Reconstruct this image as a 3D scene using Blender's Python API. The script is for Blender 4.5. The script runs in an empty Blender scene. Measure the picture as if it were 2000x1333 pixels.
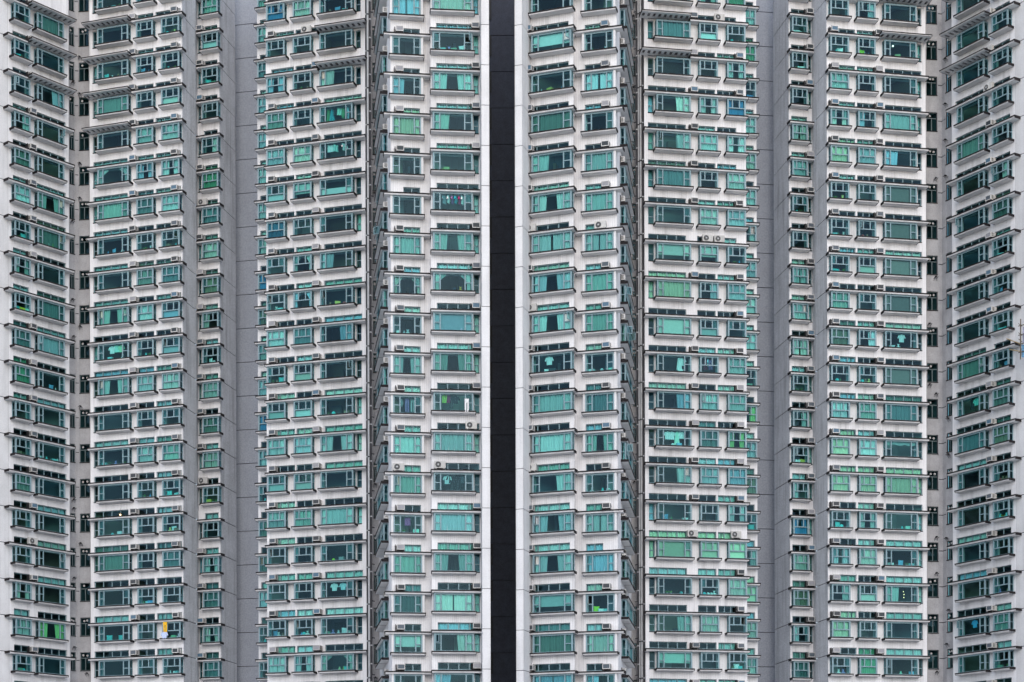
import bpy, math, random
from mathutils import Vector, Matrix
random.seed(7)
R = math.radians
scene = bpy.context.scene
COL = scene.collection

# ------------------------------------------------------------------ camera, light, exposure
F, CX, YH, H = 3500.0, 1000.0, 1700.0, 2.8      # focal length in photo pixels, optical centre, horizon row, storey height
cam = bpy.data.cameras.new('camera')
cam.sensor_fit = 'HORIZONTAL'; cam.sensor_width = 36.0
cam.lens = 36.0 * F / 2000.0
cam.shift_y = (YH - 666.5) / 2000.0
cam.clip_start = 1.0; cam.clip_end = 2000.0
cam_o = bpy.data.objects.new('camera', cam); COL.objects.link(cam_o)
cam_o.location = (0, 0, 0); ROLL = -0.15
cam_o.rotation_euler = (Matrix.Rotation(R(90), 3, 'X') @ Matrix.Rotation(R(ROLL), 3, 'Z')).to_euler()
cam.shift_x = R(ROLL) * (YH - 666.5) / 2000.0
scene.camera = cam_o

SUN_EL, SUN_AZ = 27.0, 4.0                      # sun behind the camera, veiled by cloud
w = bpy.data.worlds.new('World'); scene.world = w; w.use_nodes = True
nt = w.node_tree; nt.nodes.clear()
sky = nt.nodes.new('ShaderNodeTexSky'); sky.sky_type = 'NISHITA'; sky.sun_disc = False
sky.sun_elevation = R(SUN_EL); sky.sun_rotation = R(180 - SUN_AZ)
sky.air_density = 1.0; sky.dust_density = 1.0; sky.ozone_density = 1.0
hs = nt.nodes.new('ShaderNodeHueSaturation'); hs.inputs['Saturation'].default_value = 0.85
bg = nt.nodes.new('ShaderNodeBackground'); bg.inputs['Strength'].default_value = 0.13
ow = nt.nodes.new('ShaderNodeOutputWorld')
nt.links.new(sky.outputs[0], hs.inputs['Color']); nt.links.new(hs.outputs[0], bg.inputs['Color']); nt.links.new(bg.outputs[0], ow.inputs['Surface'])
sun = bpy.data.lights.new('sun', 'SUN'); sun.energy = 1.3; sun.angle = R(110); sun.color = (1.0, 0.985, 0.975)
sun_o = bpy.data.objects.new('sun', sun); COL.objects.link(sun_o)
sd = Vector((math.sin(R(SUN_AZ)) * math.cos(R(SUN_EL)), -math.cos(R(SUN_AZ)) * math.cos(R(SUN_EL)), math.sin(R(SUN_EL))))
sun_o.rotation_euler = sd.to_track_quat('Z', 'Y').to_euler(); sun_o.location = (0, -20, 120)
scene.view_settings.view_transform = 'Standard'; scene.view_settings.look = 'None'
scene.view_settings.gamma = 1.0; scene.view_settings.exposure = 0.88
scene.view_settings.use_curve_mapping = False
cy = scene.cycles
cy.max_bounces = 6; cy.diffuse_bounces = 3; cy.glossy_bounces = 2; cy.transparent_max_bounces = 12; cy.transmission_bounces = 2
cy.caustics_reflective = False; cy.caustics_refractive = False
cy.use_denoising = True

# ------------------------------------------------------------------ materials
def mat(name, col, rough=0.8, spec=0.3, noise=0.0, nscale=3.0, streak=0.0, metal=0.0, bump=0.0, stripes=0.0, speck=0.0, objcol=False, emit=0.0, var=0.0):
    m = bpy.data.materials.new(name); m.use_nodes = True
    n = m.node_tree.nodes; l = m.node_tree.links
    b = n['Principled BSDF']
    b.inputs['Roughness'].default_value = rough; b.inputs['Specular IOR Level'].default_value = spec; b.inputs['Metallic'].default_value = metal
    rgb = n.new('ShaderNodeRGB'); rgb.outputs[0].default_value = (*col, 1)
    cur = rgb.outputs[0]
    if objcol:
        oi = n.new('ShaderNodeObjectInfo'); cur = oi.outputs['Color']
    tc = n.new('ShaderNodeTexCoord')
    def mul(cur, fac_socket):
        mx = n.new('ShaderNodeMix'); mx.data_type = 'RGBA'; mx.blend_type = 'MULTIPLY'; mx.inputs['Factor'].default_value = 1.0
        l.new(cur, mx.inputs['A']); l.new(fac_socket, mx.inputs['B']); return mx.outputs['Result']
    def ramp(fac, lo, hi, p0=0.3, p1=0.7):
        mr = n.new('ShaderNodeMapRange'); mr.inputs['From Min'].default_value = p0; mr.inputs['From Max'].default_value = p1
        mr.inputs['To Min'].default_value = lo; mr.inputs['To Max'].default_value = hi; l.new(fac, mr.inputs['Value']); return mr.outputs[0]
    def noisetex(scale, sc3=(1, 1, 1), detail=5, world=True):
        mp = n.new('ShaderNodeMapping'); mp.inputs['Scale'].default_value = sc3
        if world:
            g = n.new('ShaderNodeNewGeometry'); l.new(g.outputs['Position'], mp.inputs['Vector'])
        else: l.new(tc.outputs['Object'], mp.inputs['Vector'])
        t = n.new('ShaderNodeTexNoise'); t.inputs['Scale'].default_value = scale; t.inputs['Detail'].default_value = detail
        l.new(mp.outputs[0], t.inputs['Vector']); return t.outputs['Fac']
    if noise: cur = mul(cur, ramp(noisetex(nscale), 1 - noise, 1.0))
    if streak: cur = mul(cur, ramp(noisetex(2.2, (1, 1, 0.09), 6), 1 - streak, 1.0, 0.28, 0.5))
    if speck: cur = mul(cur, ramp(noisetex(11.0, (1, 1, 1), 3), 1 - speck, 1.0, 0.3, 0.62))
    if stripes:
        sx = n.new('ShaderNodeSeparateXYZ'); l.new(tc.outputs['Object'], sx.inputs[0])
        md = n.new('ShaderNodeMath'); md.operation = 'MODULO'; md.inputs[1].default_value = 0.135
        ab = n.new('ShaderNodeMath'); ab.operation = 'ADD'; ab.inputs[1].default_value = 100 * 0.135; l.new(sx.outputs[0], ab.inputs[0]); l.new(ab.outputs[0], md.inputs[0])
        gt = n.new('ShaderNodeMath'); gt.operation = 'LESS_THAN'; gt.inputs[1].default_value = 0.03; l.new(md.outputs[0], gt.inputs[0])
        cur = mul(cur, ramp(gt.outputs[0], 1.0, 1 - stripes, 0, 1))
    if var:
        oi = n.new('ShaderNodeObjectInfo'); cur = mul(cur, ramp(oi.outputs['Random'], 1 - var, 1.0, 0, 1))
    l.new(cur, b.inputs['Base Color'])
    if bump:
        bp = n.new('ShaderNodeBump'); bp.inputs['Strength'].default_value = bump; bp.inputs['Distance'].default_value = 0.02
        l.new(noisetex(25.0), bp.inputs['Height']); l.new(bp.outputs[0], b.inputs['Normal'])
    if emit:
        b.inputs['Emission Color'].default_value = (*col, 1); b.inputs['Emission Strength'].default_value = emit
    return m

def glass_mat(name, tint, refl=1.6, refl_col=(0.8, 0.92, 1.0)):
    m = bpy.data.materials.new(name); m.use_nodes = True
    n = m.node_tree.nodes; l = m.node_tree.links; n.clear()
    out = n.new('ShaderNodeOutputMaterial'); tr = n.new('ShaderNodeBsdfTransparent'); gl = n.new('ShaderNodeBsdfGlossy')
    tr.inputs['Color'].default_value = (*tint, 1); gl.inputs['Color'].default_value = (*refl_col, 1); gl.inputs['Roughness'].default_value = 0.03
    fr = n.new('ShaderNodeFresnel'); fr.inputs['IOR'].default_value = 1.5
    mu = n.new('ShaderNodeMath'); mu.operation = 'MULTIPLY'; mu.inputs[1].default_value = refl; mu.use_clamp = True
    mx = n.new('ShaderNodeMixShader')
    oi = n.new('ShaderNodeObjectInfo'); mc = n.new('ShaderNodeMix'); mc.data_type = 'RGBA'
    mc.inputs['A'].default_value = (*tint, 1); mc.inputs['B'].default_value = (tint[0] * .80, tint[1] * .80, tint[2] * .83, 1)
    l.new(oi.outputs['Random'], mc.inputs['Factor']); l.new(mc.outputs['Result'], tr.inputs['Color'])
    l.new(fr.outputs[0], mu.inputs[0]); l.new(mu.outputs[0], mx.inputs[0]); l.new(tr.outputs[0], mx.inputs[1]); l.new(gl.outputs[0], mx.inputs[2]); l.new(mx.outputs[0], out.inputs['Surface'])
    return m

M = {
 'wall': mat('white_tile', (0.815, 0.805, 0.83), 0.75, 0.25, noise=0.14, nscale=0.5, streak=0.22, stripes=0.14, speck=0.08),
 'plain': mat('white_render', (0.67, 0.665, 0.68), 0.85, 0.2, noise=0.12, nscale=0.6, streak=0.13, speck=0.09),
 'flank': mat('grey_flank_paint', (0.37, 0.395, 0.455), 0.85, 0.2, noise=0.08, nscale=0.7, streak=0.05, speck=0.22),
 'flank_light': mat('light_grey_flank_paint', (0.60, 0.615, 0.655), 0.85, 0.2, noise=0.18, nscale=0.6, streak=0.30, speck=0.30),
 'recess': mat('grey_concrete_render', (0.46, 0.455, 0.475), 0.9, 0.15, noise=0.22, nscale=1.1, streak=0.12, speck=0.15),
 'joint': mat('dark_joint', (0.06, 0.06, 0.07), 0.9, 0.1),
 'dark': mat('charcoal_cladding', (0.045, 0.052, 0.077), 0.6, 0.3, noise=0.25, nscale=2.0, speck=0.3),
 'slab': mat('white_slab_paint', (0.58, 0.57, 0.585), 0.8, 0.2, noise=0.26, nscale=1.3, streak=0.20),
 'soffit': mat('soffit_paint', (0.80, 0.80, 0.80), 0.9, 0.1, noise=0.12, nscale=1.2),
 'flash': mat('dark_bronze_flashing', (0.022, 0.019, 0.021), 0.7, 0.15, noise=0.2),
 'frame': mat('grey_green_aluminium', (0.20, 0.30, 0.34), 0.5, 0.25, noise=0.12, nscale=4.0),
 'frame_dark': mat('dark_aluminium', (0.10, 0.135, 0.145), 0.5, 0.4, noise=0.1),
 'glass': glass_mat('teal_glass', (0.53, 0.93, 0.905), 0.48, (0.34, 0.62, 0.84)),
 'curtain': mat('curtain_cloth', (0.8, 0.8, 0.8), 0.95, 0.05, objcol=True, noise=0.10, nscale=6.0),
 'item': mat('painted_item', (0.8, 0.8, 0.8), 0.6, 0.3, objcol=True, noise=0.08, nscale=8.0),
 'ac_body': mat('air_conditioner_casing', (0.62, 0.61, 0.60), 0.6, 0.3, noise=0.2, nscale=4.0, streak=0.15, var=0.25),
 'ac_grille': mat('air_conditioner_grille', (0.3, 0.3, 0.3), 0.6, 0.3, objcol=True, noise=0.1, nscale=10.0),
 'black': mat('black_metal', (0.02, 0.02, 0.022), 0.6, 0.3),
 'pipe_light': mat('pale_pipe_paint', (0.50, 0.51, 0.53), 0.6, 0.3, noise=0.2, nscale=2.0),
 'pipe_dark': mat('dark_iron_pipe', (0.06, 0.06, 0.068), 0.6, 0.3, noise=0.3, nscale=3.0),
 'vent': mat('grey_vent_plastic', (0.42, 0.42, 0.42), 0.5, 0.3),
 'bamboo': mat('bamboo', (0.14, 0.11, 0.08), 0.7, 0.3, noise=0.4, nscale=6.0),
 'bamboo_light': mat('fresh_bamboo', (0.45, 0.33, 0.18), 0.7, 0.3, noise=0.2, nscale=6.0),
 'tarp': mat('blue_woven_sheet', (0.22, 0.45, 0.68), 0.7, 0.2, noise=0.5, nscale=5.0),
 'tarp_grey': mat('grey_woven_sheet', (0.35, 0.36, 0.48), 0.8, 0.2, noise=0.2, nscale=5.0),
 'ground': mat('pale_concrete_ground', (0.45, 0.44, 0.43), 0.9, 0.2, noise=0.3, nscale=0.3),
 'lamp': mat('warm_lamp', (1.0, 0.72, 0.35), 0.5, 0.1, emit=2.6),
 'lamp_cool': mat('cool_lamp', (0.85, 1.0, 0.85), 0.5, 0.1, emit=2.4),
}
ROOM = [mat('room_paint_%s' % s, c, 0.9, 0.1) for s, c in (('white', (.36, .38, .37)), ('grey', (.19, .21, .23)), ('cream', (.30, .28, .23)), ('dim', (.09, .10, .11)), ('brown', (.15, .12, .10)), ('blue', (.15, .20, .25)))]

# ------------------------------------------------------------------ mesh helpers
class MB:
    def __init__(s): s.v, s.f, s.m = [], [], []
    def quad(s, a, b, c, d, m=0):
        i = len(s.v); s.v += [a, b, c, d]; s.f.append((i, i + 1, i + 2, i + 3)); s.m.append(m)
    def box(s, x0, x1, y0, y1, z0, z1, m=0, skip=''):
        i = len(s.v)
        s.v += [(x0, y0, z0), (x1, y0, z0), (x1, y1, z0), (x0, y1, z0), (x0, y0, z1), (x1, y0, z1), (x1, y1, z1), (x0, y1, z1)]
        for k, q in (('d', (3, 2, 1, 0)), ('u', (4, 5, 6, 7)), ('f', (0, 1, 5, 4)), ('r', (1, 2, 6, 5)), ('b', (2, 3, 7, 6)), ('l', (3, 0, 4, 7))):
            if k in skip: continue
            s.f.append(tuple(i + j for j in q)); s.m.append(m)
    def tube(s, p0, p1, r0, r1=None, n=8, m=0, cap=True):
        r1 = r0 if r1 is None else r1
        p0, p1 = Vector(p0), Vector(p1); d = (p1 - p0).normalized()
        a = d.orthogonal().normalized(); b = d.cross(a); i = len(s.v)
        for p, r in ((p0, r0), (p1, r1)):
            for k in range(n):
                t = 2 * math.pi * k / n; s.v.append(tuple(p + (a * math.cos(t) + b * math.sin(t)) * r))
        for k in range(n):
            s.f.append((i + k, i + (k + 1) % n, i + n + (k + 1) % n, i + n + k)); s.m.append(m)
        if cap:
            s.f.append(tuple(i + k for k in reversed(range(n)))); s.m.append(m); s.f.append(tuple(i + n + k for k in range(n))); s.m.append(m)
    def lathe(s, prof, n=10, m=0, cx=0, cyy=0):
        i = len(s.v)
        for r, z in prof:
            for k in range(n):
                t = 2 * math.pi * k / n; s.v.append((cx + r * math.cos(t), cyy + r * math.sin(t), z))
        for j in range(len(prof) - 1):
            for k in range(n):
                s.f.append((i + j * n + k, i + j * n + (k + 1) % n, i + (j + 1) * n + (k + 1) % n, i + (j + 1) * n + k)); s.m.append(m)
    def mesh(s, name, mats):
        me = bpy.data.meshes.new(name); me.from_pydata(s.v, [], s.f)
        for m in mats: me.materials.append(m)
        me.polygons.foreach_set('material_index', s.m); me.update(); return me

def obj(name, me, parent=None, loc=(0, 0, 0), rz=0.0, color=None, **props):
    o = bpy.data.objects.new(name, me); COL.objects.link(o)
    if parent is not None: o.parent = parent
    o.location = loc; o.rotation_euler = (0, 0, rz)
    if color: o.color = (*color, 1)
    for k, v in props.items(): o[k] = v
    return o
def tag(o, label, cat, group=None):
    o['label'] = label; o['category'] = cat
    if group: o['group'] = group
    return o

CACHE = {}
def cached(key, fn):
    if key not in CACHE: CACHE[key] = fn()
    return CACHE[key]

# ------------------------------------------------------------------ plan geometry
def D(P): return F * H / P
def plan(x, P): d = D(P); return Vector(((x - CX) * d / F, d))
GROUND = -1.7
ORD = 'topmost second third fourth fifth sixth seventh eighth ninth tenth eleventh twelfth thirteenth fourteenth fifteenth sixteenth seventeenth eighteenth nineteenth twentieth twenty-first twenty-second twenty-third twenty-fourth'.split()

class Tower:
    def __init__(s, name, ph, base, label, top):
        s.ph, s.top = ph, top
        s.o = obj(name, None, None, (base[0], base[1], GROUND)); s.base = Vector((base[0], base[1], GROUND))
        tag(s.o, label, 'apartment block'); s.glassv, s.glassf = [], []
    def rel(s, p): return (p[0] - s.base.x, p[1] - s.base.y, p[2] - s.base.z)

class Plane:
    """a vertical wall: origin A (plan), direction t (left to right as seen), outward normal n"""
    def __init__(s, A, B):
        s.A = Vector(A); s.t = (Vector(B) - s.A); s.L = s.t.length; s.t.normalize()
        s.n = Vector((s.t.y, -s.t.x)); s.rz = math.atan2(s.t.y, s.t.x)
    def u(s, x, off=0.0):
        r = Vector(((x - CX) / F, 1.0)); o = s.A + s.n * off
        # o + u t = k r
        det = s.t.x * (-r.y) - (-r.x) * s.t.y
        return ((-o.x) * (-r.y) - (-r.x) * (-o.y)) / det
    def pt(s, u, off=0.0): return s.A + s.t * u + s.n * off

def from_line(xa, Pa, xb, Pb, off):
    p = Plane(plan(xa, Pa), plan(xb, Pb)); p.A = p.A - p.n * off; return p

# ------------------------------------------------------------------ wall builders
def cells(mb, u0, u1, v0, v1, holes, depth, m=0, mr=0):
    """a panel in the plane y=0 with recessed openings, each with its own reveal"""
    us = sorted({u0, u1, *[min(max(h[i], u0), u1) for h in holes for i in (0, 1)]}); vs = sorted({v0, v1, *[min(max(h[i], v0), v1) for h in holes for i in (2, 3)]})
    for j in range(len(vs) - 1):
        run = None
        for i in range(len(us) - 1):
            cu, cv = (us[i] + us[i + 1]) / 2, (vs[j] + vs[j + 1]) / 2
            inside = any(h[0] < cu < h[1] and h[2] < cv < h[3] for h in holes)
            if not inside:
                if run is None: run = us[i]
                end = us[i + 1]
            if (inside or i == len(us) - 2) and run is not None:
                mb.quad((run, 0, vs[j]), (end, 0, vs[j]), (end, 0, vs[j + 1]), (run, 0, vs[j + 1]), m); run = None
    for a, b, c, d in holes:
        mb.quad((a, 0, c), (a, depth, c), (a, depth, d), (a, 0, d), mr); mb.quad((b, 0, d), (b, depth, d), (b, depth, c), (b, 0, c), mr)
        mb.quad((a, 0, c), (b, 0, c), (b, depth, c), (a, depth, c), mr); mb.quad((a, 0, d), (a, depth, d), (b, depth, d), (b, 0, d), mr)

def level_z(tw, k): return H * (k + tw.ph)

def rows_for(tw, x, P, lo=-0.35, hi=0.62):
    ks = []
    for k in range(2, 30):
        y = YH - P * (k + tw.ph)
        if y + lo * P < 1333 and y + hi * P > 0: ks.append(k)
    return ks

def panel_strip(tw, A, B, name, key, klist=None, label=None, back=None, off=-0.0, thick=0.06, gap=0.055, z_shift=0.0):
    """plain wall: one panel per storey set proud of a dark backing, open joints between"""
    p = Plane(A, B); ks = klist or range(3, tw.top)
    mb = MB(); zt = level_z(tw, tw.top) + z_shift
    ex = .12 if name == 'recess_pier' else 0.0
    mb.quad((-ex, thick, 0), (p.L + ex, thick, 0), (p.L + ex, thick, zt - GROUND), (-ex, thick, zt - GROUND), 0)
    zb = level_z(tw, min(ks)) + z_shift - GROUND
    mb.quad((0, 0, 0), (p.L, 0, 0), (p.L, 0, zb), (0, 0, zb), 1)
    obj(name + '_backing' if back is None else back, mb.mesh('backing', [M['joint'], M[key]]), tw.o, tw.rel((p.A.x, p.A.y, GROUND)), p.rz)
    me = MB(); me.box(0, p.L, 0, thick - 0.004, gap / 2, H - gap / 2, 0, skip='b'); me = me.mesh('wall_panel', [M[key]])
    for k in range(min(ks), tw.top):
        obj('wall_panel', me, tw.o, tw.rel((p.A.x, p.A.y, level_z(tw, k) + z_shift)), p.rz)

def plain_wall(tw, A, B, key, name='wall'):
    p = Plane(A, B); mb = MB(); zt = level_z(tw, tw.top)
    mb.quad((0, 0, 0), (p.L, 0, 0), (p.L, 0, zt - GROUND), (0, 0, zt - GROUND), 0)
    return obj(name, mb.mesh(name, [M[key]]), tw.o, tw.rel((p.A.x, p.A.y, GROUND)), p.rz)

# ------------------------------------------------------------------ windows
ZT, ZB, ZR = -0.19, -1.47, -0.93                 # head, sill and rail heights below the storey's canopy line

def bay_spec(kind, w):
    """front panes: list of (x0,x1,z0,z1,big) between frame members, and member boxes"""
    h = w / 2
    if kind == 'wide': cols = [-h, -h + 0.175 * w, h - 0.20 * w, h]
    elif kind == 'single': cols = [-h, -h + 0.24 * w, h - 0.235 * w, h]
    else: cols = [-h, -h + 0.28 * w, -h + 0.66 * w, h]
    return cols

def bay_frame_mesh(kind, w, c):
    mb = MB(); h = w / 2; cols = bay_spec(kind, w); cp = 0.12 if kind != 'single' else 0.10
    solid = kind == 'single'
    # corner posts, head and bottom rails
    for sx in (-1, 1):
        x = sx * h; mb.box(min(x, x - sx * cp), max(x, x - sx * cp), -c, -c + 0.10, ZB, ZT, 0)
        if solid: mb.box(min(x + sx * 0.004, x + sx * 0.16), max(x + sx * 0.004, x + sx * 0.16), -c - 0.02, 0, ZB, ZT, 1)
        else:
            mb.box(min(x, x - sx * 0.05), max(x, x - sx * 0.05), -0.07, -0.003, ZB, ZT, 0)
            for z0, z1 in ((ZB, ZB + 0.05), (ZR, ZR + 0.05), (ZT - 0.10, ZT)): mb.box(min(x - sx * 0.004, x - sx * 0.05), max(x - sx * 0.004, x - sx * 0.05), -c + 0.10, -0.07, z0, z1, 0)
    mb.box(-h + cp, h - cp, -c + 0.004, -c + 0.08, ZT - 0.12, ZT, 0); mb.box(-h + cp, h - cp, -c + 0.004, -c + 0.08, ZB, ZB + 0.05, 0)
    mu = 0.085
    if kind in ('wide', 'single'):
        for x in cols[1:3]: mb.box(x - mu / 2, x + mu / 2, -c, -c + 0.085, ZB + 0.05, ZT - 0.12, 0)
        mb.box(cols[0] + cp, cols[1] - mu / 2, -c + 0.006, -c + 0.075, ZR, ZR + 0.065, 0); mb.box(cols[2] + mu / 2, cols[3] - cp, -c + 0.006, -c + 0.075, ZR, ZR + 0.065, 0)
    else:
        mb.box(-h + cp, h - cp, -c, -c + 0.08, ZR, ZR + 0.075, 0)
        for x in cols[1:3]: mb.box(x - mu / 2, x + mu / 2, -c + 0.006, -c + 0.075, ZR + 0.075, ZT - 0.12, 0)
    # ceiling of the bay
    mb.box(-h + 0.02, h - 0.02, -c + 0.10, -0.004, ZT - 0.01, ZT + 0.0, 0)
    return mb.mesh('bay_window', [M['frame'], M['plain']])

def bay_panes(kind, w, c):
    h = w / 2; cols = bay_spec(kind, w); out = []; cp = 0.12; mu = 0.085; y = -c + 0.045
    if kind in ('wide', 'single'):
        out.append(('big', cols[1] + mu / 2, cols[2] - mu / 2, ZB + 0.05, ZT - 0.12, y))
        for i, (a, b) in enumerate(((cols[0] + cp, cols[1] - mu / 2), (cols[2] + mu / 2, cols[3] - cp))):
            out.append(('sideL' if i == 0 else 'sideR', a, b, ZR + 0.065, ZT - 0.12, y)); out.append(('small', a, b, ZB + 0.05, ZR, y))
    else:
        out.append(('low', -h + cp, h - cp, ZB + 0.05, ZR, y)); xs = [-h + cp, cols[1] - mu / 2, cols[1] + mu / 2, cols[2] - mu / 2, cols[2] + mu / 2, h - cp]
        out.append(('sideL', xs[0], xs[1], ZR + 0.075, ZT - 0.12, y)); out.append(('big', xs[2], xs[3], ZR + 0.075, ZT - 0.12, y)); out.append(('sideR', xs[4], xs[5], ZR + 0.075, ZT - 0.12, y))
    return out

def pane_mesh(x0, x1, z0, z1):
    def f():
        mb = MB(); a, b = (x1 - x0) / 2, (z1 - z0) / 2; mb.quad((-a, 0, -b), (a, 0, -b), (a, 0, b), (-a, 0, b)); return mb.mesh('pane', [M['glass']])
    return cached(('pane', round(x1 - x0, 2), round(z1 - z0, 2)), f)

def small_glass(tw, p, uc, z, quads):
    """panes too small to pick out: joined per tower"""
    for q in quads:
        i = len(tw.glassv)
        for x, y, zz in q:
            g = p.A + p.t * (uc + x) - p.n * y
            tw.glassv.append(tw.rel((g.x, g.y, z + zz)))
        tw.glassf.append((i, i + 1, i + 2, i + 3))

def casement_mesh(w_, h_):
    def f():
        mb = MB(); t = 0.05
        for a, b, c, d in ((0, w_, 0, t), (0, w_, h_ - t, h_), (0, t, t, h_ - t), (w_ - t, w_, t, h_ - t)): mb.box(a, b, -0.02, 0.02, c, d, 0)
        mb.quad((t, 0, t), (w_ - t, 0, t), (w_ - t, 0, h_ - t), (t, 0, h_ - t), 1); return mb.mesh('casement', [M['frame'], M['glass']])
    return cached(('case', round(w_, 2), round(h_, 2)), f)

def lattice_mesh(w_, h_):
    def f():
        mb = MB(); a, b = w_ / 2, h_ / 2
        for i in range(1, 4): x = -a + w_ * i / 4; mb.box(x - .009, x + .009, -.01, .01, -b, b, 0)
        for j in range(1, 7): z = -b + h_ * j / 7; mb.box(-a, a, -.008, .008, z - .008, z + .008, 0)
        return mb.mesh('window_grille', [M['frame']])
    return cached(('lat', round(w_, 2), round(h_, 2)), f)

def slab_mesh(L, dep, th, key):
    """concrete slab with a dark metal edge: local x along the wall, front at y=-dep, top at z=0"""
    def f():
        mb = MB(); h = L / 2
        mb.box(-h, h, -dep, -0.002, -th, -0.08, 0)
        i = len(mb.m) - 6; mb.m[i] = 2                                           # underside
        mb.box(-h - 0.045, h + 0.045, -dep - 0.04, -0.002, -0.08, 0.0, 1)
        for sx in (-1, 1):
            x = sx * h; mb.box(min(x, x + sx * 0.028), max(x, x + sx * 0.042), -dep - .01, -0.004, -th - 0.01, -0.081, 1)
        return mb.mesh(key, [M['slab'], M['flash'], M['soffit']])
    return cached((key, round(L, 2), round(dep, 2)), f)

def slat_canopy_mesh(L, dep):
    def f():
        mb = MB(); h = L / 2; zt, th = 0.16, 0.12; n = max(6, int(L / 0.42))
        step = L / n; holes = [(-h + step * (i + .5) - 0.11, -h + step * (i + .5) + 0.11, 0.28, dep - 0.30) for i in range(n)]
        sub = MB(); cells(sub, -h, h, 0.0, dep, holes, 0.09, 2, 2)
        for q in sub.f: mb.quad(*[(sub.v[j][0], -sub.v[j][2], zt - th + sub.v[j][1]) for j in reversed(q)], m=2)
        for a, b, c_, d_ in holes: mb.quad((a, -d_, zt - th + .09), (b, -d_, zt - th + .09), (b, -c_, zt - th + .09), (a, -c_, zt - th + .09), 1)
        mb.box(-h, h, -dep, -0.002, zt - th + 0.0, zt - 0.06, 0, skip='d')
        mb.box(-h - 0.03, h + 0.03, -dep - 0.04, -0.002, zt - 0.06, zt, 1)
        for sx in (-1, 1):
            x = sx * h; mb.box(min(x, x + sx * 0.03), max(x, x + sx * 0.03), -dep, -0.004, zt - th - 0.01, zt - 0.061, 1)
        return mb.mesh('slatted_canopy', [M['slab'], M['flash'], M['soffit']])
    return cached(('slat', round(L, 2), round(dep, 2)), f)

# curtains: sheets with pleats, hung just inside the glass
def curtain_mesh(x0, x1, z0, z1, kind, seed):
    key = ('cur', kind, round(x1 - x0, 1), round(z1 - z0, 1), seed)
    def f():
        rnd = random.Random(hash(key) & 0xffff); mb = MB(); W, Z = x1 - x0, z1 - z0
        sheets = {'F': [(0, 1, 0, 1)], 'L': [(0, .42, 0, .38)], 'R': [(.58, 1, .62, 1)], 'B': [(0, .36, 0, .33), (.62, 1, .66, 1)], 'C': [(0, .47, 0, .47), (.51, 1, .51, 1)], 'T': [(0, .34, 0, .10), (.66, 1, .90, 1)]}.get(kind, [(0, 1, 0, 1)])
        flat = kind in ('S', 'P', 'H', 'V'); nz = 6
        top, bot = z1, z0
        if kind == 'S': bot = z0 + 0.30 * Z
        if kind == 'H': top = z0 + 0.42 * Z
        if kind == 'V': bot = z0 + 0.72 * Z
        for a, b, a2, b2 in sheets:
            n = max(6, int((b - a) * W / 0.05)) if not flat else 8; ph = rnd.random() * 6; ph2 = rnd.random() * 6
            amp = 0.09 if not flat else 0.006; fr = 2 * math.pi / (0.17 + 0.05 * rnd.random())
            i0 = len(mb.v)
            for j in range(nz + 1):
                tz = j / nz; k = tz ** (0.6 if kind == 'T' else 1.0)
                if kind == 'T': k = min(1.0, tz * 1.8); k = k * k * (3 - 2 * k)
                l_, r_ = a + (a2 - a) * k, b + (b2 - b) * k
                for i in range(n + 1):
                    s = i / n; x = (l_ + (r_ - l_) * s) * W; xo = s * (b - a) * W
                    y = amp * (math.sin(xo * fr + ph) + .5 * math.sin(xo * fr * .43 + ph2)) * (0.6 + 0.5 * tz)
                    zz = top + (bot - top) * tz
                    if kind == 'V' and j == nz: zz += 0.05 * math.sin(xo * 14)
                    mb.v.append((x - W / 2, y, zz - z0 - Z / 2))
            for j in range(nz):
                for i in range(n):
                    q = i0 + j * (n + 1) + i; mb.f.append((q, q + 1, q + n + 2, q + n + 1)); mb.m.append(0)
        me = mb.mesh('curtain', [M['curtain']]); me.polygons.foreach_set('use_smooth', [True] * len(me.polygons)); return me
    return cached(key, f)

WHITES = [(.56, .70, .84), (.80, .76, .66), (.50, .62, .54), (.86, .86, .84), (.80, .84, .82), (.78, .82, .86), (.86, .84, .76), (.70, .76, .74), (.62, .70, .66)]
DULL = [(.22, .28, .24), (.30, .34, .30), (.18, .24, .24), (.34, .32, .24), (.26, .34, .36)]
def cur_style(ch, rnd):
    """state letter -> list of (sheet kind, colour)"""
    wht = rnd.choice(WHITES); dul = rnd.choice(DULL)
    return {'F': [(rnd.choice('FFC'), wht)], 'f': [('F', dul)], 'G': [('F', (.22, .46, .28))], 'y': [('F', (.88, .84, .60))], 'Y': [('P', (.90, .90, .62))], 'g': [('B', (.55, .85, .35))],
            'L': [('L', wht)], 'R': [('R', wht)], 'B': [('B', wht)], 'C': [('C', wht)], 'T': [('T', wht)], 'H': [('H', rnd.choice(WHITES))], 'S': [('S', wht)], 'W': [('P', (.90, .90, .80))],
            'U': [('B', (.12, .33, .62)), ('H', (.10, .28, .50))], 'u': [('F', (.10, .22, .34))], 'b': [('P', (.33, .25, .235))], 'E': [('P', (.52, .56, .66))], 'V': [('V', wht)], 'd': [], 'c': [], 'D': []}[ch]  # state b: tan sheet added in place of a lit room interior

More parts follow.
